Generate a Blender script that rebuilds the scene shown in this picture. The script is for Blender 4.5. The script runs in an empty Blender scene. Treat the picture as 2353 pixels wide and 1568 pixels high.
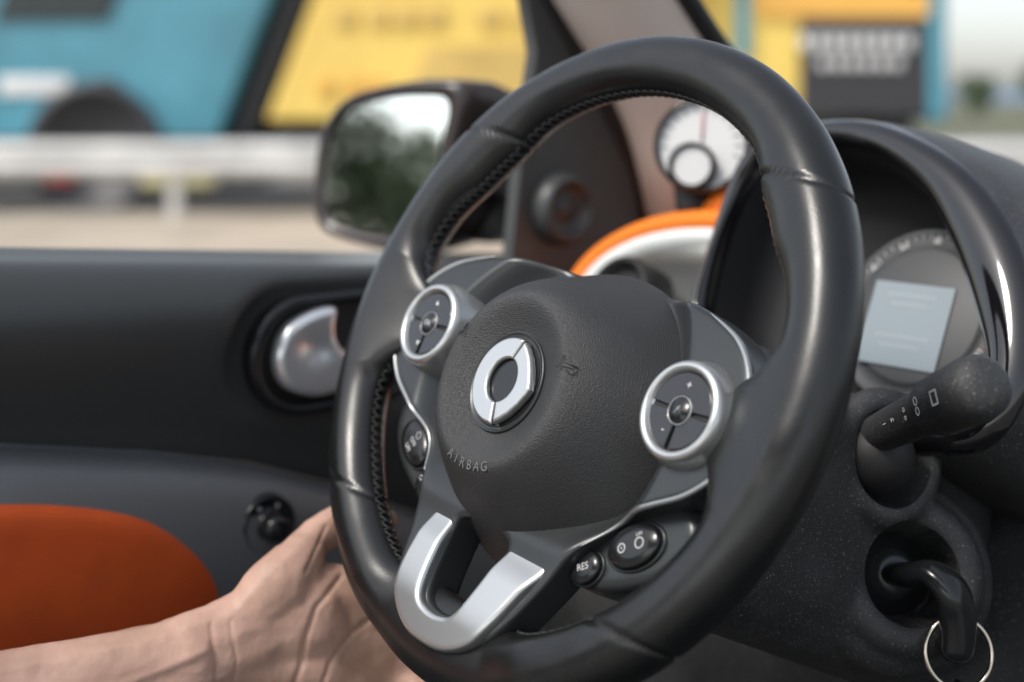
import bpy, bmesh, math, random
from mathutils import Vector, Matrix, noise
random.seed(4)
scene=bpy.context.scene
COL=scene.collection
V=Vector
# ------------------------------------------------------------------ materials
def mat(name,color,rough=0.5,metal=0.0,bump=0.0,bscale=400,bdetail=3,coat=0.0,var=0.0,vscale=8,kind='noise',sss=0.0,spec=0.5,bdist=0.001,rvar=0.0,color2=None,speck=0.0):
    m=bpy.data.materials.new(name); m.use_nodes=True
    nt=m.node_tree; b=nt.nodes['Principled BSDF']
    b.inputs['Base Color'].default_value=(*color,1); b.inputs['Roughness'].default_value=rough
    b.inputs['Metallic'].default_value=metal; b.inputs['Coat Weight'].default_value=coat
    b.inputs['Coat Roughness'].default_value=0.05
    b.inputs['Specular IOR Level'].default_value=spec
    tc=nt.nodes.new('ShaderNodeTexCoord')
    if sss>0:
        b.inputs['Subsurface Weight'].default_value=sss
        b.inputs['Subsurface Radius'].default_value=(0.012,0.004,0.002)
        b.inputs['Subsurface Scale'].default_value=0.4
    if bump>0:
        if kind=='voronoi':
            t=nt.nodes.new('ShaderNodeTexVoronoi'); t.inputs['Scale'].default_value=bscale; out=t.outputs['Distance']
        else:
            t=nt.nodes.new('ShaderNodeTexNoise'); t.inputs['Scale'].default_value=bscale; t.inputs['Detail'].default_value=bdetail; out=t.outputs['Fac']
        nt.links.new(tc.outputs['Object'],t.inputs['Vector'])
        bp=nt.nodes.new('ShaderNodeBump'); bp.inputs['Strength'].default_value=bump; bp.inputs['Distance'].default_value=bdist
        nt.links.new(out,bp.inputs['Height']); nt.links.new(bp.outputs['Normal'],b.inputs['Normal'])
    if var>0 or rvar>0:
        t=nt.nodes.new('ShaderNodeTexNoise'); t.inputs['Scale'].default_value=vscale; t.inputs['Detail'].default_value=5
        nt.links.new(tc.outputs['Object'],t.inputs['Vector'])
        if var>0:
            r=nt.nodes.new('ShaderNodeValToRGB')
            r.color_ramp.elements[0].position=0.35; r.color_ramp.elements[1].position=0.68
            c2=color2 or [min(1,c*(1+var)) for c in color]
            r.color_ramp.elements[0].color=(*[c*(1-var) for c in color],1)
            r.color_ramp.elements[1].color=(*c2,1)
            nt.links.new(t.outputs['Fac'],r.inputs['Fac']); nt.links.new(r.outputs['Color'],b.inputs['Base Color'])
            if speck>0:
                vt=nt.nodes.new('ShaderNodeTexNoise'); vt.inputs['Scale'].default_value=900; vt.inputs['Detail'].default_value=2
                nt.links.new(tc.outputs['Object'],vt.inputs['Vector'])
                r2=nt.nodes.new('ShaderNodeValToRGB'); r2.color_ramp.elements[0].position=.64; r2.color_ramp.elements[1].position=.72
                nt.links.new(vt.outputs['Fac'],r2.inputs['Fac'])
                mx=nt.nodes.new('ShaderNodeMixRGB'); mx.inputs[2].default_value=(.26,.25,.23,1)
                ml=nt.nodes.new('ShaderNodeMath'); ml.operation='MULTIPLY'; ml.inputs[1].default_value=speck
                nt.links.new(r2.outputs['Color'],ml.inputs[0]); nt.links.new(ml.outputs[0],mx.inputs[0])
                nt.links.new(r.outputs['Color'],mx.inputs[1]); nt.links.new(mx.outputs[0],b.inputs['Base Color'])
        if rvar>0:
            mr=nt.nodes.new('ShaderNodeMapRange'); mr.inputs['From Min'].default_value=.3; mr.inputs['From Max'].default_value=.7
            mr.inputs['To Min'].default_value=max(0.02,rough-rvar); mr.inputs['To Max'].default_value=rough+rvar
            nt.links.new(t.outputs['Fac'],mr.inputs['Value']); nt.links.new(mr.outputs['Result'],b.inputs['Roughness'])
    return m
M={}
M['leather']=mat('smooth_leather',(.008,.0085,.0085),.30,bump=.22,bscale=1300,kind='voronoi',bdist=.0002,rvar=.07,vscale=30,spec=.55)
M['thread']=mat('thread',(.04,.04,.04),.8)
M['grain']=mat('grained_plastic',(.029,.030,.031),.45,bump=.8,bscale=1600,kind='voronoi',bdist=.0004,var=.1,vscale=20)
M['letter']=mat('raised_plastic',(.15,.15,.15),.4)
M['coarse']=mat('textured_black_plastic',(.032,.033,.034),.46,bump=.7,bscale=1400,bdetail=2,bdist=.0006,var=.25,vscale=30,speck=.9)
M['satin']=mat('satin_dark_plastic',(.050,.054,.056),.30,metal=.45)
M['silver']=mat('satin_silver',(.56,.57,.56),.30,metal=.85,bump=.05,bscale=3000,bdist=.0002)
M['silverd']=mat('satin_grey_metal',(.42,.43,.43),.3,metal=.8)
M['chrome']=mat('chrome',(.86,.87,.88),.22,metal=.65,coat=.5)
M['ring']=mat('split_ring_steel',(.62,.55,.46),.2,metal=1.0)
M['gloss']=mat('gloss_black',(.006,.006,.007),.06,coat=.6)
M['black']=mat('matt_black',(.012,.012,.013),.6)
M['button']=mat('button_black',(.012,.013,.014),.2)
M['ink']=mat('white_marking',(.6,.6,.6),.6)
M['doorup']=mat('door_soft_plastic',(.047,.050,.050),.42,bump=.3,bscale=900,bdist=.0004)
M['doorlow']=mat('door_grey_plastic',(.12,.127,.133),.42,bump=.2,bscale=900,bdist=.0004)
M['orange']=mat('orange_fabric',(.53,.072,.004),.75,bump=.3,bscale=1500,bdist=.0005,var=.08,vscale=40)
M['orangeb']=mat('orange_trim',(.90,.22,.01),.6,bump=.4,bscale=1500,bdist=.0005)
M['white']=mat('pale_trim',(.72,.75,.73),.3)
M['beige']=mat('pillar_cloth',(.66,.585,.53),.85,bump=.2,bscale=800,bdist=.0005)
M['mirror']=mat('mirror_glass',(.82,.86,.84),.02,metal=1.0)
M['housing']=mat('mirror_shell',(.032,.023,.021),.25,coat=.3)
M['lcd']=mat('display_glass',(.26,.31,.34),.3)
M['lcd2']=mat('display_lines',(.30,.345,.37),.3)
M['dial']=mat('dial_grey',(.07,.073,.076),.5)
M['face']=mat('gauge_face',(.70,.70,.69),.4)
M['red']=mat('red_marking',(.5,.05,.03),.6)
# ------------------------------------------------------------------ helpers
def link(ob,parent=None,label=None,cat=None,group=None,kind=None):
    COL.objects.link(ob)
    if parent is not None: ob.parent=parent
    if label: ob['label']=label
    if cat: ob['category']=cat
    if group: ob['group']=group
    if kind: ob['kind']=kind
    return ob
def empty(name,matrix=None,label=None,cat=None,parent=None,group=None):
    e=bpy.data.objects.new(name,None); e.empty_display_size=.05
    if matrix is not None: e.matrix_world=matrix
    return link(e,parent,label,cat,group)
def mesh(name,verts,faces,material,parent=None,smooth=True,sharp=None,mats=None,mi=None,**kw):
    me=bpy.data.meshes.new(name); me.from_pydata([tuple(v) for v in verts],[],faces)
    for m in (mats or [material]): me.materials.append(m)
    if mi: me.polygons.foreach_set('material_index',mi)
    bm=bmesh.new(); bm.from_mesh(me); bmesh.ops.recalc_face_normals(bm,faces=bm.faces); bm.to_mesh(me); bm.free()
    if smooth:
        me.polygons.foreach_set('use_smooth',[True]*len(me.polygons))
        if sharp: me.set_sharp_from_angle(angle=math.radians(sharp))
    me.update()
    ob=bpy.data.objects.new(name,me)
    return link(ob,parent,**kw)
def spl(pts,closed=True,n=8):
    out=[];N=len(pts)
    D=len(pts[0])
    rng=range(N) if closed else range(N-1)
    for i in rng:
        if closed: p=[pts[(i+k-1)%N] for k in range(4)]
        else: p=[pts[max(0,min(N-1,i+k-1))] for k in range(4)]
        for j in range(n):
            t=j/n
            out.append(tuple(0.5*((2*p[1][d])+(-p[0][d]+p[2][d])*t+(2*p[0][d]-5*p[1][d]+4*p[2][d]-p[3][d])*t*t+(-p[0][d]+3*p[1][d]-3*p[2][d]+p[3][d])*t**3) for d in range(D)))
    if not closed: out.append(tuple(pts[-1]))
    return out
def fix_normals(ob):
    w=ob.modifiers.new('wn','WEIGHTED_NORMAL'); w.keep_sharp=True
def plate(name,outlines,z0,z1,bevel,material,parent,matrix=None,warp=None,vox=None,sm=4,**kw):
    cu=bpy.data.curves.new(name,'CURVE'); cu.dimensions='2D'; cu.fill_mode='BOTH'
    for o in outlines:
        s=cu.splines.new('POLY'); s.points.add(len(o)-1)
        for i,p in enumerate(o): s.points[i].co=(p[0],p[1],0,1)
        s.use_cyclic_u=True
    cu.extrude=max(1e-5,(z1-z0)/2-bevel); cu.bevel_depth=bevel; cu.bevel_resolution=3; cu.offset=-bevel
    t=bpy.data.objects.new('tmp',cu); COL.objects.link(t)
    dg=bpy.context.evaluated_depsgraph_get(); dg.update()
    me=bpy.data.meshes.new_from_object(t.evaluated_get(dg)); me.name=name
    bpy.data.objects.remove(t)
    bm=bmesh.new(); bm.from_mesh(me); bmesh.ops.remove_doubles(bm,verts=bm.verts,dist=1e-6)
    if vox: bmesh.ops.recalc_face_normals(bm,faces=bm.faces)
    bm.to_mesh(me); bm.free()
    zc=(z0+z1)/2
    if vox:
        t=bpy.data.objects.new('tmp',me); COL.objects.link(t)
        r=t.modifiers.new('r','REMESH'); r.mode='VOXEL'; r.voxel_size=vox
        s_=t.modifiers.new('s','SMOOTH'); s_.iterations=sm; s_.factor=.5
        dg=bpy.context.evaluated_depsgraph_get(); dg.update()
        me=bpy.data.meshes.new_from_object(t.evaluated_get(dg)); me.name=name; bpy.data.objects.remove(t)
    me.materials.clear(); me.materials.append(material)
    for v in me.vertices:
        v.co.z+=zc
        if warp: v.co.z+=warp(v.co.x,v.co.y)
    if matrix is not None: me.transform(matrix)
    me.polygons.foreach_set('use_smooth',[True]*len(me.polygons))
    if not vox: me.set_sharp_from_angle(angle=math.radians(40))
    ob=bpy.data.objects.new(name,me); link(ob,parent,**kw)
    if not vox: fix_normals(ob)
    return ob
def lathe(name,prof,material,parent,matrix=None,n=72,sx=1,sy=1,sharp=None,mats=None,pm=None,cap=True,**kw):
    vs=[];fs=[];mi=[]
    for r,z in prof:
        for i in range(n):
            a=2*math.pi*i/n; vs.append(V((r*math.cos(a)*sx,r*math.sin(a)*sy,z)))
    for k in range(len(prof)-1):
        for i in range(n):
            fs.append((k*n+i,k*n+(i+1)%n,(k+1)*n+(i+1)%n,(k+1)*n+i)); mi.append(pm[k] if pm else 0)
    if cap and len(prof)>2:
        if prof[0][0]>1e-4: fs.append(tuple(range(n))); mi.append(pm[0] if pm else 0)
        if prof[-1][0]>1e-4: fs.append(tuple((len(prof)-1)*n+i for i in range(n))); mi.append(pm[-1] if pm else 0)
    if matrix is not None: vs=[matrix@v for v in vs]
    return mesh(name,vs,fs,material,parent,sharp=sharp,mats=mats,mi=mi,**kw)
def tube(name,pts,r,material,parent=None,closed=False,n=10,cap=True,flat=None,**kw):
    pts=[V(p) for p in pts]; N=len(pts); vs=[];fs=[]
    up=V((0,0,1)); prev=None
    for i,p in enumerate(pts):
        t=(pts[(i+1)%N]-pts[i-1]) if closed else (pts[min(N-1,i+1)]-pts[max(0,i-1)])
        t.normalize()
        if prev is None:
            a=up if abs(t.dot(up))<.9 else V((1,0,0)); x=t.cross(a).normalized()
        else: x=(prev-t*prev.dot(t)).normalized()
        prev=x; y=t.cross(x)
        rr=r[i] if isinstance(r,(list,tuple)) else r
        for k in range(n):
            a=2*math.pi*k/n; vs.append(p+x*rr*math.cos(a)+y*rr*math.sin(a)*(flat or 1))
    for i in range(N if closed else N-1):
        j=(i+1)%N
        for k in range(n): fs.append((i*n+k,i*n+(k+1)%n,j*n+(k+1)%n,j*n+k))
    if not closed and cap: fs.append(tuple(range(n))); fs.append(tuple((N-1)*n+k for k in range(n)))
    return mesh(name,vs,fs,material,parent,**kw)
def text(name,body,size,matrix,material,parent,ext=.0002,**kw):
    cu=bpy.data.curves.new(name,'FONT'); cu.body=body; cu.size=size; cu.align_x='CENTER'; cu.align_y='CENTER'; cu.extrude=ext
    t=bpy.data.objects.new('tmp',cu); COL.objects.link(t)
    dg=bpy.context.evaluated_depsgraph_get(); dg.update()
    me=bpy.data.meshes.new_from_object(t.evaluated_get(dg)); bpy.data.objects.remove(t)
    me.name=name; me.materials.clear(); me.materials.append(material)
    me.transform(matrix)
    ob=bpy.data.objects.new(name,me); return link(ob,parent,**kw)
def T(x,y,z): return Matrix.Translation((x,y,z))
def grid(name,fn,us,vs_,material,parent=None,sharp=None,**kw):
    P=[];F=[];n=len(vs_)
    for u in us:
        for v in vs_: P.append(fn(u,v))
    for i in range(len(us)-1):
        for j in range(n-1): F.append((i*n+j,i*n+j+1,(i+1)*n+j+1,(i+1)*n+j))
    return mesh(name,P,F,material,parent,sharp=sharp,**kw)
def lin(a,b,n): return [a+(b-a)*i/(n-1) for i in range(n)]
def box(name,c,s,material,parent=None,bev=.0,rot=None,**kw):
    bm=bmesh.new(); bmesh.ops.create_cube(bm,size=1); bmesh.ops.scale(bm,vec=s,verts=bm.verts)
    if bev: bmesh.ops.bevel(bm,geom=bm.edges[:],offset=bev,segments=3,affect='EDGES',profile=.5)
    if rot is not None: bm.transform(rot)
    bmesh.ops.translate(bm,vec=c,verts=bm.verts)
    me=bpy.data.meshes.new(name); bm.to_mesh(me); bm.free(); me.materials.append(material)
    me.polygons.foreach_set('use_smooth',[True]*len(me.polygons)); me.set_sharp_from_angle(angle=math.radians(35))
    ob=bpy.data.objects.new(name,me); return link(ob,parent,**kw)
class Blob:
    def __init__(s): s.bm=bmesh.new()
    def ball(s,c,r,scale=(1,1,1),rot=None,sub=2):
        m=T(*c)@(rot.to_4x4() if rot is not None else Matrix())@Matrix.Diagonal((*scale,1))
        bmesh.ops.create_icosphere(s.bm,subdivisions=sub,radius=r,matrix=m)
    def chain(s,pts,rs,step=.2,scale=(1,1,1),rot=None):
        for i in range(len(pts)-1):
            a,b=V(pts[i]),V(pts[i+1]); L=(b-a).length; n=max(2,int(L/(min(rs[i],rs[i+1])*step))+1)
            for k in range(n+(i==len(pts)-2)):
                t=k/n; s.ball(a.lerp(b,t),rs[i]*(1-t)+rs[i+1]*t,scale,rot)
    def rbox(s,size,bev,m4):
        b2=bmesh.new(); bmesh.ops.create_cube(b2,size=1); bmesh.ops.scale(b2,vec=size,verts=b2.verts)
        bmesh.ops.bevel(b2,geom=b2.edges[:],offset=bev,segments=5,affect='EDGES',profile=.5)
        b2.transform(m4); me=bpy.data.meshes.new('t'); b2.to_mesh(me); b2.free(); s.bm.from_mesh(me); bpy.data.meshes.remove(me)
    def torus(s,m4,R,r,n=40,k=14):
        ring=[]
        for i in range(n):
            a=2*math.pi*i/n; row=[]
            for j in range(k):
                b=2*math.pi*j/k; row.append(s.bm.verts.new(m4@V(((R+r*math.cos(b))*math.cos(a),(R+r*math.cos(b))*math.sin(a),r*math.sin(b)))))
            ring.append(row)
        for i in range(n):
            for j in range(k):
                s.bm.faces.new((ring[i][j],ring[(i+1)%n][j],ring[(i+1)%n][(j+1)%k],ring[i][(j+1)%k]))
    def finish(s,name,material,voxel,smooth,parent=None,cut=None,post=None,**kw):
        me=bpy.data.meshes.new(name); s.bm.to_mesh(me); s.bm.free()
        t=bpy.data.objects.new('tmp',me); COL.objects.link(t)
        r=t.modifiers.new('r','REMESH'); r.mode='VOXEL'; r.voxel_size=voxel
        if smooth:
            sm=t.modifiers.new('s','SMOOTH'); sm.iterations=smooth; sm.factor=.5
        if cut:
            cb=bpy.data.objects.new('cut',cut); COL.objects.link(cb)
            bo=t.modifiers.new('b','BOOLEAN'); bo.operation='DIFFERENCE'; bo.object=cb
        dg=bpy.context.evaluated_depsgraph_get(); dg.update()
        m2=bpy.data.meshes.new_from_object(t.evaluated_get(dg)); bpy.data.objects.remove(t)
        if cut: bpy.data.objects.remove(cb)
        if post:
            nn=[v.normal.copy() for v in m2.vertices]
            for v,nv in zip(m2.vertices,nn): v.co+=nv*post(v.co)
        m2.name=name; m2.materials.clear(); m2.materials.append(material)
        m2.polygons.foreach_set('use_smooth',[True]*len(m2.polygons))
        if cut: m2.set_sharp_from_angle(angle=math.radians(45))
        ob=bpy.data.objects.new(name,m2); return link(ob,parent,**kw)
# ------------------------------------------------------------------ frames
CAMZ=1.15
C=V((.027,.764,1.0186))
n_=V((-.6975,-.573,.431)).normalized()
up_=(V((0,0,1))-n_*n_.z).normalized()
h_=up_.cross(n_).normalized()
F_=V((-n_.x,-n_.y,0)).normalized()      # car forward
def frame(x,y,z,o):
    m=Matrix.Identity(4)
    for i in range(3): m[i][0]=x[i]; m[i][1]=y[i]; m[i][2]=z[i]; m[i][3]=o[i]
    return m
WF=frame(h_,up_,n_,C)                    # straight column frame
WHEEL=WF@Matrix.Rotation(math.radians(-4.5),4,'Z')
# ================================================================== STEERING WHEEL
sw=empty('steering_wheel',WHEEL,'black leather steering wheel with silver lower spoke, turned slightly','steering wheel')
Rc=.1670; A0=.0175; B0=.0162
def bump(th,c,w,s):
    d=abs((math.degrees(th)-c+180)%360-180)
    if d<w: return 1.0
    return math.exp(-((d-w)/s)**2)
def rim_in(th):
    a=A0
    a+=.025*max(bump(th,-5,6,6.5),bump(th,185,6,6.5))
    a+=.008*max(bump(th,38,4,9),bump(th,142,4,9))
    a+=.010*bump(th,270,13,5)
    return a
def rim_pt(th,ph,e=0):
    c,s=math.cos(ph),math.sin(ph)
    a=(A0 if c>0 else rim_in(th))
    b=B0*(1-.25*bump(th,270,14,7))*(1+.08*max(bump(th,38,4,12),bump(th,142,4,12)))
    if c<0:
        ex=max(0,(a-A0-.008)/.02); s2=s*(1-.45*min(1,ex)*(-c))
    else: s2=s
    y=(Rc+a*c)*math.sin(th)
    g=min(1,math.exp(-((y-.108)/.0011)**2)+math.exp(-((y+.116)/.0011)**2))
    if abs(math.cos(th))<.45: g=0
    k=1-.08*g
    inner=math.exp(-((ph-math.pi)/.09)**2)*.0007
    wr=noise.noise(V((math.cos(th)*9,math.sin(th)*9,math.cos(ph)*.6)))*.00015
    r=Rc+a*c*k+inner+((e+wr)*c); z=b*s2*k+(e+wr)*s-.002*bump(th,270,14,7)
    return V((r*math.cos(th),r*math.sin(th),z))
NT,NP=2000,44
vs=[];fs=[]
for i in range(NT):
    th=2*math.pi*i/NT
    for j in range(NP): vs.append(rim_pt(th,2*math.pi*j/NP))
for i in range(NT):
    for j in range(NP):
        fs.append((i*NP+j,i*NP+(j+1)%NP,((i+1)%NT)*NP+(j+1)%NP,((i+1)%NT)*NP+j))
mesh('rim',vs,fs,M['leather'],sw)
# cross stitching on the inner side of the rim
vs=[];fs=[]
def prism(a,b,r):
    t=(b-a).normalized(); x=t.orthogonal().normalized(); y=t.cross(x); o=len(vs)
    for p in (a,b):
        for k in range(5):
            an=2*math.pi*k/5; vs.append(p+(x*math.cos(an)+y*math.sin(an))*r)
    for k in range(5): fs.append((o+k,o+(k+1)%5,o+5+(k+1)%5,o+5+k))
    fs.append(tuple(o+k for k in range(5))); fs.append(tuple(o+5+k for k in range(5)))
st=2.2; k=0
while k*st<360:
    th=math.radians(k*st); k+=1
    if rim_in(th)>.0275: continue
    d=math.radians(st*.8)
    prism(rim_pt(th,math.pi-.24,.0003),rim_pt(th+d,math.pi+.24,.0003),.00055)
    prism(rim_pt(th+d,math.pi-.24,.0003),rim_pt(th,math.pi+.24,.0003),.00055)
mesh('stitching',vs,fs,M['thread'],sw)
# spoke frame
half=[(0,.043),(.03,.044),(.0586,.043),(.09,.038),(.117,.0275),(.134,.011),(.1415,-.010),(.1385,-.031),(.124,-.048),(.103,-.060),(.085,-.071),(.068,-.091),(.056,-.118),(.048,-.138),(.038,-.153),(.020,-.164),(0,-.167)]
out=half+[(-x,y) for x,y in half[-2:0:-1]]
hole=[(-.018,-.103),(0,-.101),(.018,-.103),(.0225,-.110),(.019,-.131),(.014,-.144),(.006,-.1485),(-.006,-.1485),(-.014,-.144),(-.019,-.131),(-.0225,-.110)]
hole_s=spl(hole,n=6)
def sst(a,b,x):
    t=max(0,min(1,(x-a)/(b-a))); return t*t*(3-2*t)
def rise(y): return .007*sst(-.105,-.150,y)
def wf(x,y):
    rh=math.hypot(x,y+.03)
    z=-.020*(1-sst(.080,.104,rh))*(1-sst(-.06,-.1,y)) + rise(y)
    if y>0: z-=.010*(y/.045)**1.5
    return z
plate('spoke_frame',[spl(out,n=6),hole_s],-.020,.004,.003,M['satin'],sw,warp=wf,vox=.0012,sm=5)
u=[(-.037,-.084),(-.0415,-.100),(-.0425,-.122),(-.0395,-.144),(-.032,-.156),(-.017,-.1645),(0,-.1665),(.017,-.1645),(.033,-.156),(.0425,-.142),(.0495,-.123),(.057,-.104),(.0605,-.092),(.040,-.087),(.027,-.096),(.0235,-.109),(.020,-.130),(.015,-.1455),(.006,-.150),(-.006,-.150),(-.015,-.1455),(-.020,-.130),(-.0235,-.109),(-.0245,-.096),(-.027,-.086)]
plate('spoke_trim',[spl(u,n=6)],.000,.0085,.0028,M['silver'],sw,warp=lambda x,y:rise(y)-.006*sst(-.122,-.100,y)-.016*sst(-.104,-.090,y),vox=.0007,sm=5)
for sgn in (1,-1):
    pp=spl(half[3:12],closed=False,n=8)
    pts=[(sgn*x*.99,y*.995,.0035+wf(x*.985,y*.98)) for x,y in pp]
    rr=[.0015*min(1,.2+i/10,.2+(len(pp)-1-i)/10) for i in range(len(pp))]
    tube('trim_strip',pts,rr,M['silverd'],sw)
# airbag cover
prof=[(0,.0260),(.0268,.0260),(.0275,.0256),(.0285,.0263),(.031,.0272),(.036,.0293),(.041,.0312),(.0455,.0318),(.0495,.0303),(.0545,.0258),(.0610,.0180),(.0690,.0065),(.0770,-.0060),(.0840,-.0180),(.0885,-.0270),(.0893,-.0310),(.087,-.034),(.084,-.048)]
p2=spl([(r,z) for r,z in prof[3:]],closed=False,n=4)
prof=prof[:3]+p2
hub=lathe('airbag_cover',prof,M['grain'],sw,T(0,-.030,0),n=128)
def hy(r,yy=1): return (1-.10*sst(.05,.085,r)) if yy>0 else (1+.02*sst(.05,.085,r))
for v in hub.data.vertices:
    r=math.hypot(v.co.x,v.co.y+.03); v.co.y=-.03+(v.co.y+.03)*hy(r,v.co.y+.03)
def hubz(r):
    for (r0,z0),(r1,z1) in zip(prof,prof[1:]):
        if r0<=r<=r1 and r1>r0: return z0+(z1-z0)*(r-r0)/(r1-r0),math.atan2(z1-z0,r1-r0)
    return 0,0
em=empty('emblem',parent=hub)
def arc(r,a0,a1,n=30): return [(r*math.cos(math.radians(a0+(a1-a0)*i/n)),r*math.sin(math.radians(a0+(a1-a0)*i/n))) for i in range(n+1)]
E=T(0,-.030,.0262)
lathe('emblem_seat',[(.0238,.0004),(0,.0004)],M['button'],em,E,n=64)
cpart=arc(.0234,80,280,60)+arc(.0118,280-8,80+8,40)
plate('emblem_ring',[cpart],0,.0034,.0015,M['silver'],em,matrix=E,vox=.0003,sm=3)
top=(.0234*math.cos(math.radians(73)),.0234*math.sin(math.radians(73)))
arrow=[top,(.0105,.0200),(.0150,.0160),(.0195,.0100),(.0230,.0035),(.0243,0),(.0230,-.0035),(.0195,-.0100),(.0150,-.0160),(.0105,-.0200),(top[0],-top[1])]
arrow=arrow+arc(.0118,-76,76,30)
plate('emblem_arrow',[arrow],0,.0052,.0018,M['silver'],em,matrix=E,vox=.0003,sm=3)
lathe('emblem_surround',[(.0246,.0002),(.0262,.0004),(.0268,.0014),(.0273,.0003),(.0275,-.001)],M['satin'],em,E,cap=False)
def onhub(ang,r,size,body,name,material=M['letter'],ext=.0003):
    z,sl=hubz(r); a=math.radians(ang)
    pos=T(r*math.cos(a),-.030+r*math.sin(a)*hy(r,math.sin(a)),z+.0002)
    tilt=Matrix.Rotation(a,4,'Z')@Matrix.Rotation(-sl,4,'Y')@Matrix.Rotation(math.pi/2,4,'Z')
    text(name,body,size,pos@tilt,material,hub,ext)
for i,ch in enumerate('AIRBAG'):
    onhub(270+(i-2.3)*7.2,.0465,.0068,ch,'raised_letter')
def horn(sgn):
    r=.0485; a=math.radians(90-sgn*68); z,sl=hubz(r)
    m=T(r*math.cos(a),-.030+r*math.sin(a),z+.0002)@Matrix.Rotation(a,4,'Z')@Matrix.Rotation(-sl,4,'Y')@Matrix.Rotation(-a,4,'Z')
    pts=[(-.0055,.0005,.0003),(-.001,.0006,.0003),(.002,.0012,.0003),(.0045,.0036,.0003),(.0047,-.0036,.0003),(.002,-.0012,.0003),(-.0040,-.0006,.0003),(-.0055,-.0018,.0003),(-.0045,-.0036,.0003),(-.001,-.0032,.0003)]
    pts=[m@V((x*-sgn,y,zz)) for x,y,zz in pts]
    tube('horn_symbol',[tuple(p) for p in pts],.00034,M['satin'],hub,n=6)
horn(1);horn(-1)
# button pods
for sgn in (-1,1):
    m=T(.1075 if sgn>0 else -.1030,-.0135,0)
    pod=lathe('button_pod',[(.0305,-.012),(.0290,-.004),(.0268,.0035),(.0252,.0090),(.0243,.0122),(.0227,.0137),(.0207,.0135),(.0195,.0120),(.0192,.0095)],M['silver'],sw,m,n=96)
    lathe('button_base',[(.0191,.0098),(0,.0098)],M['black'],pod,m,n=64)
    for a0,a1 in ((4,176),(184,266),(274,356)):
        o=arc(.0187,a0,a1,30)+arc(.0072,a1-2,a0+2,16)
        plate('button',[o],.0096,.0116,.0006,M['gloss'],pod,matrix=m)
    lathe('centre_button',[(.0066,.009),(.0066,.0120),(.0060,.0126),(0,.0128)],M['button'],pod,m,n=48)
    lathe('button_ring',[(.0072,.0112),(.0071,.0121),(.0066,.0121),(.0066,.011)],M['silverd'],pod,m,n=48,cap=False)
    tri=[(-.0016,-.0012),(.0016,-.0012),(0,.0016)]
    if sgn<0:
        text('marking','OK',.0042,m@T(0,0,.01285),M['ink'],pod,.00003)
        plate('marking',[tri],.0116,.01168,.00001,M['ink'],pod,matrix=m@T(0,.0128,0))
        plate('marking',[[(x,-y) for x,y in tri[::-1]]],.0116,.01168,.00001,M['ink'],pod,matrix=m@T(-.003,-.0128,0))
    else:
        text('marking','+',.006,m@T(0,.0125,.01162),M['ink'],pod,.00003)
        text('marking','-',.006,m@T(-.006,-.0105,.01162),M['ink'],pod,.00003)
        tube('marking',[tuple(m@V(p)) for p in ((-.002,-.002,.01285),(.0,.002,.01285),(.002,-.001,.01285),(-.001,.001,.01285))],.0002,M['ink'],pod,n=5)
# lower button pads
def pad(sgn):
    o=[(.112,-.052),(.1245,-.060),(.124,-.075),(.112,-.090),(.095,-.100),(.077,-.107),(.066,-.108),(.057,-.100),(.060,-.086),(.078,-.070),(.095,-.058)]
    o=[(sgn*x,y) for x,y in o]
    if sgn<0:o=o[::-1]
    p=plate('button_pad',[spl(o,n=6)],-.038,-.009,.006,M['satin'],sw,vox=.0014,sm=4)
    for (x,y,rx,ry,rot,lab) in ((.094,-.0795,.0165,.0105,32,('CC' if sgn>0 else 'LIM')),(.0692,-.0985,.0100,.0080,32,('RES' if sgn>0 else 'CHANGE'))):
        m=T(sgn*x,y,-.009)@Matrix.Rotation(math.radians(rot*sgn),4,'Z')
        b=lathe('control_button',[(1.12,-.004),(1.1,.0012),(1.02,.0018),(1.0,.0008)],M['satin'],sw,m@Matrix.Diagonal((rx,ry,1,1)),n=48)
        lathe('button_face',[(1.0,.0),(.98,.0032),(.9,.0044),(.5,.0047),(0,.0048)],M['button'],b,m@Matrix.Diagonal((rx,ry,1,1)),n=48)
        if lab=='CC':
            lathe('marking',[(.0024,.0049),(.0024,.0051),(.0018,.0051),(.0018,.0049)],M['ink'],b,m@T(-.006,0,0),n=24,cap=False)
            tube('marking',[tuple(m@V((-.006,-.0008,.005))),tuple(m@V((-.006,.0008,.005)))],.0003,M['ink'],b,n=5)
            lathe('marking',[(.0028,.0049),(.0028,.0051),(.0022,.0051),(.0022,.0049)],M['ink'],b,m@T(.005,0,0),n=24,cap=False)
            text('marking','LIM',.0026,m@T(.0052,.0042,.0049),M['ink'],b,.00003)
        elif lab=='LIM':
            lathe('marking',[(.0022,.0049),(.0022,.0050),(.0018,.0050),(.0018,.0049)],M['ink'],b,m@T(.0,.0055,0),n=24,cap=False)
            text('marking','OFF',.0040,m@T(0,0,.0049),M['ink'],b,.00003)
            text('marking','LIM',.0040,m@T(0,-.0045,.0049),M['ink'],b,.00003)
        else:
            text('marking',lab,.0037 if lab=='CHANGE' else .0048,m@T(0,0,.0049),M['ink'],b,.00003)
pad(1);pad(-1)
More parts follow.
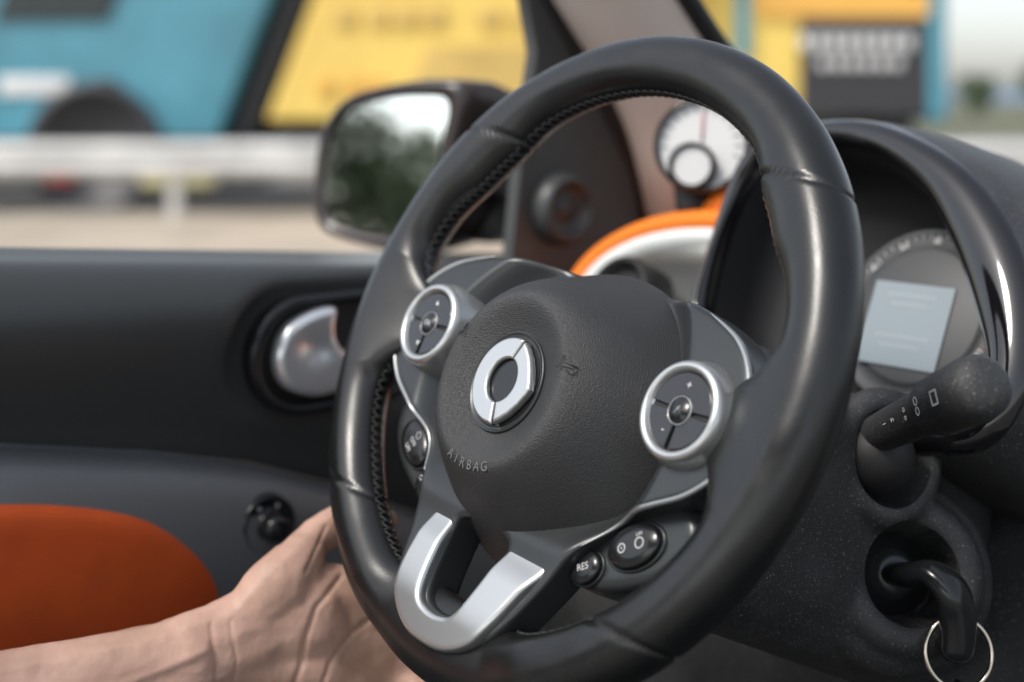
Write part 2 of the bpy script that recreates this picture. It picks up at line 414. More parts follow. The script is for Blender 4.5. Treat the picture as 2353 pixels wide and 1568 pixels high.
# ================================================================== STEERING COLUMN
def WFm(x,y,z): return WF@T(x,y,z)
bl=Blob()
bl.rbox((.165,.155,.27),.045,WFm(.008,-.036,-.195))
bl.rbox((.10,.09,.10),.03,WFm(0,-.01,-.07))
toH=lambda p,ax:  frame(ax.orthogonal().normalized(),ax.cross(ax.orthogonal().normalized()),ax,p)
sock=WF@V((.088,.008,-.178)); sax=(h_+n_*.25+V((0,0,.1))).normalized()
SM=toH(sock,sax)
bl.torus(SM,.031,.0085)
ign=WF@V((.094,-.048,-.215)); iax=(h_*.8+n_*.55+V((0,0,.05))).normalized()
IM=toH(ign,iax)
bl.torus(IM@T(0,0,.004),.034,.011)
bl.torus(IM@T(0,0,-.010),.040,.016)
cut=bmesh.new()
for m4,r,d in ((SM,.0275,.05),(IM,.0270,.06)):
    bmesh.ops.create_cone(cut,cap_ends=True,segments=64,radius1=r*.75,radius2=r*1.15,depth=d,matrix=m4)
cme=bpy.data.meshes.new('c'); cut.to_mesh(cme); cut.free()
col=empty('steering_column',label='black textured plastic steering column shroud with wiper stalk',cat='steering column')
bl.finish('column_shroud',M['coarse'],.0022,10,col,cut=cme)
root=V((.2035,.785,.9665)); tip=V((.2215,.664,1.0175)); d=(tip-root); L=d.length; ax=d.normalized()
SK=toH(root,ax)
bb=Blob(); bb.ball(tuple(V((.204,.795,.951))),.021,sub=4)
bb.finish('stalk_boot',M['black'],.002,2,col)
stalk=lathe('wiper_stalk',[(.0100,-.012),(.0110,.02),(.0116,.05),(.0121,.072),(.0121,.074),(.0142,.0745),(.0150,.078),(.0153,.094),(.0149,.096),(.0153,.098),(.0160,.119),(.0152,.127),(.0120,.132),(.006,.134),(0,.1344)],M['coarse'],col,SK,n=64,sharp=50)
side=(V((0,0,CAMZ))-(root+ax*.1)); side=(side-ax*side.dot(ax)).normalized()
yv=ax.cross(side); nv=(side*.9-yv*.25).normalized(); xv=nv.cross(ax).normalized()
for s,b,sz,r in ((.108,'\u25A1',.010,.0158),(.086,'OO',.006,.0153),(.064,'o o',.005,.0121),(.046,'2',.005,.0117),(.034,'1',.005,.0113)):
    text('marking',b,sz,frame(xv,ax,xv.cross(ax),root+ax*s+nv*(r+.0003)),M['ink'],stalk,.0001)
lathe('ignition_lock',[(.0265,-.022),(.0235,-.014),(.014,-.012),(.012,-.006),(.009,-.005),(0,-.005)],M['black'],col,IM@T(0,.0,-.004),n=48,mats=[M['black'],M['satin']],pm=[0,0,1,1,1])
# key
key=empty('ignition_key',label='black plastic car key with steel split ring in the lock',cat='key')
kp=[ign+iax*(-.010),ign+iax*.012,ign+iax*.024+V((.006,0,.001)),ign+iax*.030+V((.013,0,-.007)),ign+iax*.030+V((.017,0,-.018)),ign+iax*.030+V((.018,0,-.032)),ign+iax*.030+V((.016,0,-.046))]
kp=spl([tuple(p) for p in kp],closed=False,n=6)
rr=[.0098+.0045*sst(8,22,i) for i in range(len(kp))]; rr[-1]=.006; rr[-2]=.0100;rr[-3]=.0125
tube('key_fob',kp,rr,M['button'],key,n=24,flat=.7)
rc=V(kp[-8])+V((.000,-.001,-.012))
tube('key_ring',[tuple(rc+V((math.cos(a),.25*math.sin(a),math.sin(a)))*.0180) for a in [2*math.pi*i/64 for i in range(64)]],.0014,M['ring'],key,closed=True)
tube('key_strap',[tuple(rc+V((.001,0,-.0175))),tuple(rc+V((.002,0,-.03))),tuple(rc+V((.002,.001,-.06)))],.0085,M['leather'],key,flat=.3,n=14)
# ================================================================== INSTRUMENT CLUSTER
CC=frame(h_,up_,n_,V((.213,.900,1.043)))
cl=empty('instrument_cluster',CC,'black hooded instrument cluster with grey display','instrument cluster')
I_=[(-.100,.066),(-.06,.083),(-.009,.080),(.034,.058),(.064,.026),(.0925,-.0155),(.109,-.050),(.100,-.078),(.05,-.086),(-.05,-.080),(-.100,-.05),(-.110,.01)]
O_=[(-.113,.078),(-.068,.100),(-.012,.103),(.054,.078),(.099,.040),(.1270,-.004),(.138,-.055),(.118,-.095),(.055,-.103),(-.055,-.095),(-.113,-.06),(-.1185,.01)]
H_=[(-.105,.092),(-.075,.118),(-.010,.125),(.062,.104),(.115,.062),(.142,.0),(.148,-.055),(.125,-.10),(.055,-.11),(-.055,-.10),(-.105,-.06),(-.105,.01)]
Is,Os,Hs=spl(I_,n=10),spl(O_,n=10),spl(H_,n=10)
def mixo(a,b,t,z): return [V((p[0]*(1-t)+q[0]*t,p[1]*(1-t)+q[1]*t,z)) for p,q in zip(a,b)]
def loft(name,loops,material,parent,cap=False,**kw):
    n=len(loops[0]); vs=[V(p) for l in loops for p in l]; fs=[]
    for k in range(len(loops)-1):
        for i in range(n): fs.append((k*n+i,k*n+(i+1)%n,(k+1)*n+(i+1)%n,(k+1)*n+i))
    if cap: fs.append(tuple((len(loops)-1)*n+i for i in range(n)))
    return mesh(name,vs,fs,material,parent,**kw)
def scl(o,k,z,cy=0): return [V((p[0]*k,(p[1]-cy)*k+cy,z)) for p in o]
loft('hood',[scl(Hs,1.02,-.22),scl(Hs,1.01,-.14),scl(Hs,1,-.08),mixo(Os,Hs,.6,-.040),mixo(Os,Hs,.3,-.018),mixo(Os,Hs,.02,-.003)],M['coarse'],cl)
loft('hood_rim',[mixo(Os,Hs,.02,-.003),mixo(Is,Os,.99,-.001),mixo(Is,Os,.90,.003),mixo(Is,Os,.7,.0065),mixo(Is,Os,.45,.0075),mixo(Is,Os,.2,.0045),mixo(Is,Os,.05,-.001),mixo(Is,Os,.0,-.008)],M['gloss'],cl)
loft('bowl',[scl(Is,1.0,-.008),scl(Is,.97,-.035),scl(Is,.92,-.062)],M['black'],cl,cap=True)
m=T(.020,-.009,-.058)
dl=lathe('dial',[(.060,-.001),(.060,.003),(.0585,.004),(.057,.0025),(.047,.0018),(.046,.004),(.044,.005),(0,.005)],M['dial'],cl,m,n=96)
for i in range(41):
    a=math.radians(215-250*i/40)
    r0,r1=(.0495,.0560) if i%4==0 else (.053,.056)
    p=m@V((r0*math.cos(a),r0*math.sin(a),.0028)); q=m@V((r1*math.cos(a),r1*math.sin(a),.0028))
    tube('tick_mark',[tuple(p),tuple(q)],.00040,M['red'] if i>24 else M['ink'],dl,n=4)
for i in range(9):
    a=math.radians(202-224*i/8)
    text('numeral',str(i*20),.0062,m@T(.0515*math.cos(a),.0515*math.sin(a),.0032)@Matrix.Rotation(a-math.pi/2,4,'Z'),M['ink'],dl,.0001)
ds=plate('display',[[(-.030,-.030),(.030,-.030),(.030,.026),(-.030,.026)]],.0055,.0065,.0004,M['lcd'],cl,matrix=m@T(-.006,-.006,0))
for y,w_ in ((.016,.036),(.010,.028),(-.012,.040),(-.018,.030)):
    plate('display_bar',[[(-w_/2,y),(w_/2,y),(w_/2,y+.003),(-w_/2,y+.003)]],.0066,.0067,.00001,M['lcd2'],ds,matrix=m@T(-.006,-.006,0))
# ================================================================== DASHBOARD
def cf(f,w,z): return V((C.x,C.y,0))+F_*f+V((h_.x,h_.y,0))*w+V((0,0,z))
dash=empty('dashboard',label='black and silver dashboard with bright orange edge trim',cat='dashboard')
def dprof(w,t):
    P=[(.24,.55),(.24,.75),(.27,.85),(.33,.93),(.35,.97),(.37,.995),(.42,1.005),(.5,1.0),(.62,.99)]
    k=t*(len(P)-1); i=min(int(k),len(P)-2); f=k-i
    a=P[i][0]+(P[i+1][0]-P[i][0])*f; z=P[i][1]+(P[i+1][1]-P[i][1])*f
    return cf(a,w,z)
grid('dashboard_body',lambda w,t:dprof(w,t),lin(-.33,.75,60),lin(0,1,60),M['coarse'],dash)
def se(a,wx,wy,e=2.3):
    c,s=math.cos(a),math.sin(a); x=wx*math.copysign(abs(c)**(2/e),c)
    return (x if x<0 else x*.2),wy*math.copysign(abs(s)**(2/e),s)
DO=frame(h_,up_,n_,V((.140,1.035,.985)))
def loop(rx,ry,z,n=120): 
    return [tuple(DO@V((*se(2*math.pi*i/n,rx,ry,2.25),z))) for i in range(n)]
loft('orange_edge',[loop(.164,.091,-.15),loop(.166,.094,-.02),loop(.164,.0935,-.004),loop(.158,.088,.003),loop(.150,.079,.003),loop(.148,.077,-.002)],M['orangeb'],dash)
loft('pale_bezel',[loop(.148,.077,-.003),loop(.147,.076,.001),loop(.139,.067,.0),loop(.136,.064,-.006)],M['white'],dash)
loft('vent_panel',[loop(.136,.064,-.006),loop(.13,.058,-.016),loop(.11,.045,-.026),loop(.07,.03,-.03)],M['silver'],dash,cap=True)
vm=frame(h_,up_,n_,V((.080,1.075,1.003)))
lathe('air_vent',[(.031,-.03),(.031,.0),(.029,.004),(.026,.004),(.025,-.004),(.012,-.008),(.010,.0),(0,.001)],M['black'],dash,vm,n=48)
# rev counter pod
gz=V((-.30,-.93,.15)).normalized(); gy=(V((.12,0,1))-gz*V((.12,0,1)).dot(gz)).normalized(); gx=gy.cross(gz)
RP=frame(gx,gy,gz,V((.1470,1.10,1.1145)))
rp=empty('rev_counter',RP,'round silver faced gauge pod on an orange base','gauge')
lathe('gauge_housing',[(0,-.045),(.02,-.043),(.032,-.034),(.0365,-.018),(.0375,0),(.037,.006),(.035,.008),(.0335,.006),(.033,.001)],M['gloss'],rp,n=64)
lathe('gauge_face',[(.0332,.002),(0,.002)],M['face'],rp,n=64)
m=T(-.004,-.017,.004)
g=lathe('clock_housing',[(.017,-.02),(.0185,.0),(.018,.008),(.0165,.0095),(.015,.008),(.0145,.004)],M['black'],rp,m,n=48)
lathe('clock_face',[(.0147,.0055),(0,.0055)],M['face'],g,m,n=48)
tube('gauge_needle',[(.0,.003,.0035),(-.002,.026,.0035)],.0006,M['red'],rp,n=6)
for i in range(13):
    a=math.radians(-10+200*i/12); tube('tick_mark',[(.026*math.cos(a),.026*math.sin(a),.0025),(.031*math.cos(a),.031*math.sin(a),.0025)],.0005,M['black'],rp,n=4)
tube('gauge_base',[(.044,-.006,-.012),(.038,-.026,-.010),(.020,-.043,-.012),(.006,-.050,-.016)],[.008,.013,.012,.008],M['orangeb'],rp,n=20)
tube('gauge_foot',[(-.002,-.030,-.020),(-.002,-.046,-.022),(.004,-.075,-.032)],[.02,.016,.020],M['black'],rp,n=24)
# ================================================================== DOOR
L_=V((-F_.y,F_.x,0)); D0=V((-.182,1.019,0))
def door(s,z,o=0): return D0+F_*s-L_*o+V((0,0,z))
def zs(s): return 1.0335-.079*s
def zb(s):
    P=[(-.4,.935),(-.185,.930),(-.081,.909),(0.0,.888),(.068,.862),(.2,.80),(.45,.68)]
    for (a,b),(c,d_) in zip(P,P[1:]):
        if s<=c: 
            t=(s-a)/(c-a); return b+(d_-b)*t
    return P[-1][1]
cd=empty('car_door',label='black car door interior with orange armrest panel',cat='car door')
up_prof=spl([(-.06,-.004),(-.03,0),(-.010,.0005),(.004,.005),(.016,.016),(.0235,.031),(.024,.048),(.017,.07),(.006,.092),(-.004,.11),(-.010,.125)],closed=False,n=5)
def dup(s,i):
    o,dd=up_prof[int(i)]
    tot=zs(s)-zb(s); dd2=dd if dd<.03 else .03+(dd-.03)*(tot-.03)/(.125-.03)
    z=zs(s)-dd2
    hx=max(0,abs(s-.060)-.040); hz=z-.966
    hb=1/(1+math.exp((math.hypot(hx,hz)-.052)/.004))       # hollow around the handle
    return door(s,z,o*(1-hb)+hb*(.004))
grid('upper_panel',dup,lin(-.45,.42,260),range(len(up_prof)),M['doorup'],cd)
low=spl([(-.012,0),(.000,.001),(.020,.004),(.030,.012),(.036,.03),(.038,.06),(.036,.10),(.03,.16),(.02,.3),(.02,.45)],closed=False,n=5)
grid('lower_panel',lambda s,i:door(s,zb(s)-low[int(i)][1],low[int(i)][0]),lin(-.45,.42,90),range(len(low)),M['doorlow'],cd)
op=[(-.45,.909),(-.30,.909),(-.20,.906),(-.112,.884),(-.066,.853),(-.045,.820),(-.053,.798),(-.11,.788),(-.20,.788),(-.30,.785),(-.45,.78)]
o2=spl(op,n=8)
cx=sum(p[0] for p in o2)/len(o2); cz=sum(p[1] for p in o2)/len(o2)
vs=[];fs=[];n=len(o2)
for k in range(9):
    t=k/8
    for p in o2: 
        q=1-t*t*.999; vs.append(door(cx+(p[0]-cx)*q,cz+(p[1]-cz)*q,.030+.0125*(1-q**22)))
for k in range(8):
    for i in range(n): fs.append((k*n+i,k*n+(i+1)%n,(k+1)*n+(i+1)%n,(k+1)*n+i))
mesh('fabric_inset',vs,fs,M['orange'],cd)
# door handle
DM=frame(F_,V((0,0,1)),-L_,D0)
def stad(cx,cy,hw,hh,n=16):
    o=[]
    for i in range(n+1): a=-math.pi/2+math.pi*i/n; o.append((cx+hw-hh+hh*math.cos(a),cy+hh*math.sin(a)))
    for i in range(n+1): a=math.pi/2+math.pi*i/n; o.append((cx-hw+hh+hh*math.cos(a),cy+hh*math.sin(a)))
    return o
hd=plate('handle_bezel',[stad(.060,.966,.076,.043),stad(.060,.966,.068,.035)],.003,.020,.0035,M['button'],cd,matrix=DM)
plate('handle_recess',[stad(.060,.966,.0685,.0355)],.0055,.0085,.0005,M['black'],cd,matrix=DM)
lv=[(.0527,.999),(.0318,.998),(.0117,.9876),(.0031,.966),(.0098,.946),(.0318,.9363),(.0508,.9362),(.090,.9417),(.092,.9593),(.0690,.9614),(.0554,.9724),(.0526,.985)]
plate('door_handle',[spl(lv,n=6)],.008,.024,.0060,M['chrome'],cd,matrix=DM,warp=lambda x,y:-.003*math.exp(-((x-.036)/.016)**2-((y-.972)/.012)**2),vox=.001,sm=6)
km=DM@T(-.012,.856,.034)
kb=lathe('mirror_adjuster',[(.0215,-.004),(.0205,.003),(.0185,.004),(.0175,.002),(.010,.002),(.009,.008),(.0095,.014),(.0085,.0175),(.006,.019),(0,.0192)],M['button'],cd,km,n=48)
for a in (60,120,180,0):
    a=math.radians(a); lathe('marking',[(.0016,.0023),(.0008,.0024),(0,.0024)],M['ink'],kb,km@T(.0142*math.cos(a),.0142*math.sin(a),0),n=12)
sail=[(.2300,1.004),(.2420,1.10),(.2582,1.190),(.248,1.235),(.232,1.285),(.262,1.285),(.2897,1.2126),(.33,1.17),(.3555,1.123),(.375,1.06),(.39,.99)]
plate('mirror_sail',[sail],-.010,.004,.002,M['doorup'],cd,matrix=DM)
tm=DM@T(.283,1.059,.004)
lathe('tweeter',[(.031,-.004),(.030,.008),(.027,.016),(.024,.018),(.021,.016),(.019,.010),(.011,.008),(.009,.011),(0,.012)],M['doorup'],cd,tm,n=64)
# ================================================================== A PILLAR
Lp=[(.0143,1.19,1.2559),(.0421,1.21,1.2134),(.0709,1.23,1.1687),(.0931,1.25,1.1235),(.1063,1.27,1.0763),(.1168,1.30,1.027)]
Rp=[(.1263,1.12,1.2494),(.1554,1.145,1.2096),(.1874,1.17,1.1681),(.2106,1.20,1.1241),(.2318,1.235,1.0781),(.256,1.28,1.0286)]
pil=empty('windscreen_pillar',label='beige cloth covered windscreen pillar with black seals',cat='car pillar')
Ls=spl(Lp,closed=False,n=6); Rs=spl(Rp,closed=False,n=6)
def pf(i,t):
    a,b=V(Ls[int(i)]),V(Rs[int(i)]); p=a.lerp(b,t); return p+V((-.01,-.035,.0))*math.sin(math.pi*t)**.8
grid('pillar_trim',pf,range(len(Ls)),lin(0,1,20),M['beige'],pil)
tube('pillar_seal',[tuple(V(p)+V((0,-.006,0))) for p in Ls],.011,M['black'],pil)
tube('pillar_seal',Rs,.009,M['black'],pil)
# ================================================================== WING MIRROR
mm=V((-.526,-.85,.078)).normalized(); q_=V((.85,-.526,0)).normalized(); mu=mm.cross(q_).normalized()
if mu.z<0: mu=-mu
MF=frame(q_,mu,q_.cross(mu),V((-.1225,1.35,1.088)))
wm=empty('wing_mirror',MF,'dark brown wing mirror reflecting green trees','wing mirror')
go=[(.071,.060),(.041,.066),(0,.063),(-.041,.052),(-.064,.025),(-.069,-.017),(-.064,-.047),(-.041,-.059),(.01,-.065),(.036,-.058),(.054,-.025),(.066,.02)]
gs=spl(go[::-1],n=6)
plate('mirror_glass',[gs],-.003,.0,.0005,M['mirror'],wm)
def sc(k,dx,z,ky=None): return [V((x*k+dx,y*(ky or k),z)) for x,y in gs]
loft('mirror_housing',[sc(1.0,0,-.004),sc(1.08,.002,.006),sc(1.2,.004,.004),sc(1.25,.008,-.01),sc(1.25,.02,-.03),sc(1.2,.035,-.055,1.12),sc(1.0,.05,-.08,.95),sc(.6,.06,-.1,.55)],M['housing'],wm,cap=True)
loft('mirror_arm',[[V((x*.5+.10,y*.35-.045,z)) for x,y in gs] for z in (-.02,-.05)],M['black'],wm,cap=True)
# ================================================================== HAND
sk=mat('skin',(.50,.305,.225),.5,bump=.5,bscale=240,bdetail=8,bdist=.0009,var=.18,vscale=26,sss=.2,color2=(.58,.36,.28))
hb=Blob()
hb.chain([(-.42,.735,.808),(-.3085,.76,.8165),(-.2331,.78,.8270),(-.185,.796,.8345)],[.040,.034,.0285,.0260],scale=(1,.8,1))
hb.chain([(-.185,.796,.8345),(-.165,.806,.837),(-.145,.818,.842),(-.125,.828,.844)],[.0260,.0262,.029,.034],scale=(1,.60,1.08),step=.12)
hb.chain([(-.125,.828,.844),(-.105,.838,.838),(-.086,.846,.828),(-.070,.848,.820)],[.034,.036,.036,.034],scale=(1,.42,1.10),step=.10)
hb.chain([(-.152,.812,.852),(-.135,.820,.868),(-.124,.832,.882)],[.017,.020,.0150],scale=(1.05,.8,1),step=.12)
hb.chain([(-.150,.810,.826),(-.118,.822,.818),(-.095,.834,.806)],[.016,.019,.016],scale=(1.1,.8,1),step=.12)
hb.chain([(-.130,.830,.876),(-.118,.843,.8895),(-.102,.859,.8965),(-.088,.874,.893),(-.078,.880,.889)],[.0150,.0118,.0112,.0102,.0082],step=.15)
hb.chain([(-.072,.852,.846),(-.045,.858,.838),(-.022,.846,.838),(-.014,.826,.846)],[.0115,.0100,.0092,.0080])
hb.chain([(-.068,.850,.828),(-.038,.845,.816),(-.006,.815,.815),(.008,.788,.826)],[.0115,.0105,.0095,.0082])
hb.chain([(-.068,.845,.808),(-.035,.830,.795),(.005,.795,.800),(.030,.775,.822)],[.0110,.0100,.0092,.0080])
hb.chain([(-.072,.838,.792),(-.045,.820,.776),(-.010,.785,.776),(.012,.760,.790)],[.0100,.0090,.0082,.0070])
creases=[([(-.168,.858),(-.163,.838),(-.166,.815)],.0009,.0011),
 ([(-.158,.858),(-.153,.838),(-.157,.815)],.0007,.001),
 ([(-.100,.872),(-.112,.860),(-.117,.845),(-.120,.828),(-.126,.812)],.0014,.0016),
 ([(-.075,.852),(-.092,.842),(-.104,.828),(-.110,.812)],.0011,.0015),
 ([(-.136,.890),(-.131,.896)],.0006,.001),
 ([(-.118,.880),(-.110,.898)],.0009,.0011)]
veins=[([(-.30,.826),(-.25,.836),(-.21,.835),(-.17,.846)],.0010,.0022),([(-.26,.818),(-.22,.822),(-.185,.832),(-.16,.830)],.0008,.002)]
def segd(x,z,a,b):
    ax_,az=a;bx,bz=b;dx,dz=bx-ax_,bz-az; t=max(0,min(1,((x-ax_)*dx+(z-az)*dz)/(dx*dx+dz*dz))); return math.hypot(x-ax_-dx*t,z-az-dz*t)
def hpost(co):
    v=0
    for pl,amp,wd in creases: 
        dmin=min(segd(co.x,co.z,a,b) for a,b in zip(pl,pl[1:])); v-=amp*math.exp(-(dmin/wd)**2)
    for pl,amp,wd in veins:
        dmin=min(segd(co.x,co.z,a,b) for a,b in zip(pl,pl[1:])); v+=amp*math.exp(-(dmin/wd)**2)
    v+=noise.noise(co*60)*.0008+noise.noise(co*140)*.0003
    return v
hb.finish('person',sk,.0014,16,post=hpost,label='bare forearm and hand gripping the rim from behind',cat='person')
# ================================================================== ROOF LIGHT BLOCKER, CAR FLOOR
rot=Matrix.Rotation(math.atan2(F_.y,F_.x),4,'Z')
rf=empty('roof_light_blocker',label='unseen grey roof slab added to block light from above',cat='light blocker')
box('roof_blocker_slab',tuple(cf(-1.15,.32,1.44)),(.80,1.5,.04),mat('roof_blocker_slab',(.30,.29,.28),.9),rf,rot=rot,bev=.015)  # unseen overhead slab, added and cut short to shape light in the cabin
fl=empty('car_floor',label='black carpeted car floor below the dashboard',cat='car floor')
box('floor_carpet',tuple(cf(-.1,.3,.35)),(1.6,1.6,.04),M['black'],fl,rot=rot)
# ================================================================== BACKGROUND
asph=mat('asphalt',(.16,.15,.135),.9,var=.25,vscale=.6)
conc=mat('pale_paving',(.45,.38,.30),.9,var=.25,vscale=.8)
grassm=mat('grass',(.12,.125,.07),.9,var=.4,vscale=.3)
teal=mat('teal_paint',(.085,.31,.40),.3,coat=.5,var=.25,vscale=.8)
yel=mat('yellow_curtain',(.95,.66,.16),.55,var=.12,vscale=.8)
ochre=mat('ochre_curtain',(.72,.50,.15),.6,var=.15,vscale=1)
orm=mat('orange_curtain',(.85,.47,.10),.55,var=.1,vscale=1)
steel=mat('galvanised_steel',(.62,.62,.60),.45,metal=.2,var=.25,vscale=1.5)
rub=mat('tyre_rubber',(.02,.02,.02),.8)
wht=mat('white_lettering',(.8,.8,.78),.5)
drk=mat('dark_panel',(.045,.045,.05),.5)
glassd=mat('dark_glass',(.02,.03,.035),.08)
def sheet(name,x0,x1,y0,y1,z,m):
    return mesh(name,[(x0,y0,z),(x1,y0,z),(x1,y1,z),(x0,y1,z)],[(0,1,2,3)],m,smooth=False,kind='structure')
sheet('ground',-1500,1500,-1500,1500,0,asph)
sheet('pavement',-30,30,9,14.2,.004,conc)
sheet('grass_verge',-200,200,45,400,.008,grassm)
gr=empty('guard_rail',label='galvanised steel guard rail beside the lane',cat='guard rail')
rp_=[(0,.76),(-.04,.74),(-.08,.70),(-.08,.66),(-.02,.61),(-.02,.58),(-.08,.53),(-.08,.49),(-.04,.45),(0,.43)]
grid('rail_beam',lambda x,i:V((x,13.4+rp_[int(i)][0],rp_[int(i)][1])),lin(-14,14,3),range(len(rp_)),steel,gr)
for i in range(11): box('post',(-12+2.2*i,13.5,.36),(.12,.08,.72),steel,gr,bev=.01)
def shear(x,z): return x+(z-1.0)*.38
def slab(name,x0,x1,z0,z1,y0,y1,m,parent,sh=True,**kw):
    f=shear if sh else (lambda x,z:x)
    vs=[(f(x,z),y,z) for y in (y0,y1) for x,z in ((x0,z0),(x1,z0),(x1,z1),(x0,z1))]
    ob=mesh(name,vs,[(0,1,2,3),(4,5,6,7),(0,1,5,4),(1,2,6,5),(2,3,7,6),(3,0,4,7)],m,parent,smooth=False,**kw)
    b=ob.modifiers.new('b','BEVEL'); b.width=.06 if min(abs(x1-x0),abs(y1-y0),abs(z1-z0))>.15 else .012; b.segments=3; return ob
def wheel(parent,x,y,r=.5):
    m4=T(x,y,r)@Matrix.Rotation(math.pi/2,4,'X')
    lathe('wheel',[(.0,-.15),(r*.9,-.15),(r,-.1),(r,.1),(r*.9,.15),(r*.6,.15),(r*.55,.08),(0,.1)],rub,parent,m4,n=40,mats=[rub,steel],pm=[0,0,0,0,0,0,1])
tk=empty('truck',label='teal truck cab with dark wheel arch behind guard rail',cat='truck')
slab('cab',-7.2,-3.05,.72,3.4,15.2,17.6,teal,tk)
slab('side_window',-5.9,-4.7,2.0,2.9,15.15,15.25,glassd,tk)
slab('rear_gap',-3.0,-2.72,.72,3.3,15.5,17.4,drk,tk)
box('door_handle',(-4.35,15.17,1.32),(.28,.06,.1),drk,tk,bev=.02)
box('door_lettering',(-5.1,15.185,1.3),(.75,.03,.2),wht,tk,bev=.01)
am=T(-4.45,15.16,.62)@Matrix.Rotation(math.pi/2,4,'X')
lathe('wheel_arch',[(.72,0),(.72,.05),(.60,.06),(.60,-.4)],drk,tk,am,n=48)
slab('chassis',-7,-2.7,.22,.72,15.35,17.2,drk,tk,sh=False)
wheel(tk,-4.45,15.4,.56); wheel(tk,-6.9,15.4,.5)
box('fuel_tank',(-3.55,15.2,.30),(.8,.3,.22),mat('pale_yellow_tank',(.6,.55,.3),.4),tk,bev=.08)
box('side_lamp',(-4.8,15.12,.33),(.3,.05,.12),M['red'],tk,bev=.02)
tr=empty('truck_trailer',label='yellow curtain sided trailer with faded dark lettering',cat='trailer')
slab('curtain_side',-2.62,1.55,.92,3.8,15.3,17.7,yel,tr)
slab('curtain_patch',-1.2,1.4,.94,1.75,15.26,15.3,ochre,tr)
slab('chassis',-2.6,1.5,.3,.9,15.5,17.5,drk,tr,sh=False)
for i,x in enumerate((-2.25,-1.9,-1.6,-1.3,-.7,-.35,0,.3)):
    box('lettering',(x+.45,15.27,2.05),(.22,.03,.22),ochre,tr,bev=.01)
for i,x in enumerate((-2.0,-1.7,-1.45)): box('lettering',(x,15.27,1.28),(.16,.03,.22),orm,tr,bev=.01)
wheel(tr,.8,15.6,.5);wheel(tr,-.4,15.6,.5)
t2=empty('truck_trailer',label='orange and black curtain sided trailer with white lettering',cat='trailer')
slab('curtain_side',1.9,4.35,1.0,3.6,15.6,18,yel,t2,sh=False)
slab('dark_panel',3.15,4.55,.98,2.05,15.54,15.6,drk,t2,sh=False)
slab('orange_band',2.7,4.6,2.05,2.35,15.54,15.6,orm,t2,sh=False)
slab('end_post',4.55,4.75,.9,3.6,15.5,18,teal,t2,sh=False)
slab('front_post',2.45,2.6,1.6,3.6,15.52,15.6,teal,t2,sh=False)
for i in range(8): box('lettering',(3.2+.16*i,15.52,1.78),(.11,.03,.16),wht,t2,bev=.01)
for i in range(6): box('lettering',(3.4+.16*i,15.52,1.55),(.11,.03,.11),wht,t2,bev=.01)
slab('chassis',1.9,4.5,.55,.95,15.9,17.6,drk,t2,sh=False)
wheel(t2,3.9,15.95,.5)
leafm=mat('foliage',(.095,.13,.055),.8,var=.45,vscale=1.2); bark=mat('bark',(.09,.065,.045),.9,var=.3,vscale=6)
def crown_mesh(nc,nl,R,H,seed):
    rnd=random.Random(seed); vs=[];fs=[]
    cl_=[(rnd.uniform(-R,R),rnd.uniform(-R,R),rnd.uniform(-H,H),rnd.uniform(.25,.5)*R) for _ in range(nc)]
    cl_=[c for c in cl_ if (c[0]/R)**2+(c[1]/R)**2+(c[2]/H)**2<1.1]
    for cx,cy,cz_,r in cl_:
        for _ in range(nl):
            d=V((rnd.gauss(0,1),rnd.gauss(0,1),rnd.gauss(0,1))).normalized()*r*rnd.uniform(.6,1.05)
            p=V((cx,cy,cz_))+d; a=V((rnd.gauss(0,1),rnd.gauss(0,1),rnd.gauss(0,1))).normalized()*.14; b=a.orthogonal().normalized()*.11
            o=len(vs); vs+=[p-a,p+b,p+a,p-b]; fs.append((o,o+1,o+2,o+3))
    me=bpy.data.meshes.new('crown'); me.from_pydata([tuple(v) for v in vs],[],fs); me.materials.append(leafm); return me
cm=[crown_mesh(60,140,2.6,3.0,s) for s in (1,2,3)]
def tree(x,y,s,k,grp,lab,cz_=4.0):
    e=empty('tree',T(x,y,0)@Matrix.Rotation(k*1.3,4,'Z')@Matrix.Scale(s,4),lab,'tree',group=grp)
    tube('trunk',[(0,0,-.1),(.05,0,1.2),(-.05,.05,2.6),(.1,0,4.2)],[.24,.18,.14,.05],bark,e,n=8)
    c=bpy.data.objects.new('crown',cm[k%3]); c.location=(0,0,cz_); link(c,e)
k=0
for x,y,s in ((-19,-3.6,1.0),(-18,-.5,.95),(-21,-6.3,.62),(-24,-9,.6)):
    tree(x,y,s,k,'trees behind the car','leafy green tree standing behind the parked car',2.9); k+=1
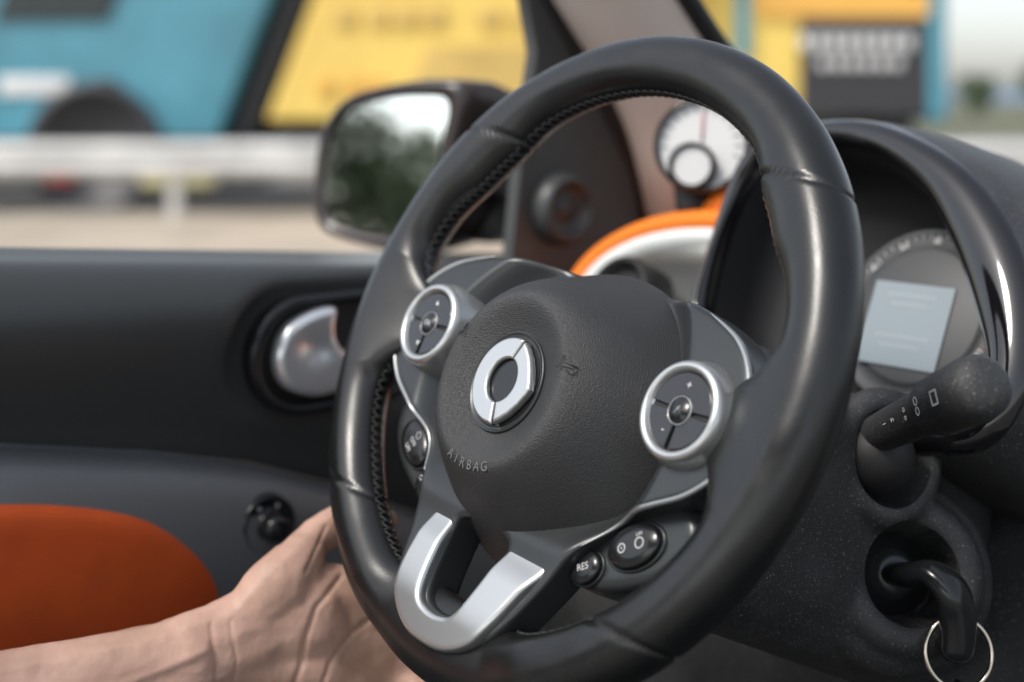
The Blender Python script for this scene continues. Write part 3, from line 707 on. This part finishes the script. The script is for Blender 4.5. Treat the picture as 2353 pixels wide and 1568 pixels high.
for x,y,s in ((31,95,.46),(34.5,92,.55),(38,100,.5),(28.5,98,.35),(42,96,.52),(26,100,.3)):
    tree(x,y,s,k,'trees along the far verge','small dark green tree on the distant verge'); k+=1
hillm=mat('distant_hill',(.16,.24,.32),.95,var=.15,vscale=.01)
hp=[];hf=[]
xs=lin(-300,600,60)
for i,x in enumerate(xs):
    z=8+3*noise.noise(V((x*.006,0,3)))
    hp+= [(x,850,-2),(x,900,z),(x,980,z*.6)]
for i in range(59):
    for j in range(2): hf.append((i*3+j,i*3+j+1,i*3+j+4,i*3+j+3))
mesh('hills',hp,hf,hillm,kind='structure')
# ================================================================== LIGHT
w=bpy.data.worlds.new('World'); scene.world=w; w.use_nodes=True
nt=w.node_tree; bg=nt.nodes['Background']
sky=nt.nodes.new('ShaderNodeTexSky'); sky.sky_type='NISHITA'; sky.sun_disc=False
sd=V((-.50,-.30,.70)).normalized()
sky.sun_elevation=math.asin(sd.z); sky.sun_rotation=math.atan2(sd.x,sd.y)
sky.air_density=1.0; sky.dust_density=2.0; sky.ozone_density=1.0
hs=nt.nodes.new('ShaderNodeHueSaturation'); hs.inputs['Saturation'].default_value=.42; hs.inputs['Value'].default_value=1.6
nt.links.new(sky.outputs[0],hs.inputs['Color']); nt.links.new(hs.outputs[0],bg.inputs['Color'])
bg.inputs['Strength'].default_value=.15
sl=bpy.data.lights.new('sun','SUN'); sl.energy=2.3; sl.angle=math.radians(12); sl.color=(1,.94,.86)
so=bpy.data.objects.new('sun',sl); so.rotation_euler=(-sd).to_track_quat('-Z','Y').to_euler(); COL.objects.link(so)
# ================================================================== CAMERA
cam=bpy.data.cameras.new('camera'); co=bpy.data.objects.new('camera',cam); COL.objects.link(co)
co.location=(0,0,CAMZ); co.rotation_euler=(math.pi/2,0,0)
cam.lens=50; cam.sensor_width=36; cam.shift_y=-.2354; cam.clip_start=.02; cam.clip_end=3000
cam.dof.use_dof=True; cam.dof.focus_distance=.735; cam.dof.aperture_fstop=3.6
scene.camera=co
scene.view_settings.view_transform='Standard'; scene.view_settings.look='None'; scene.view_settings.exposure=0
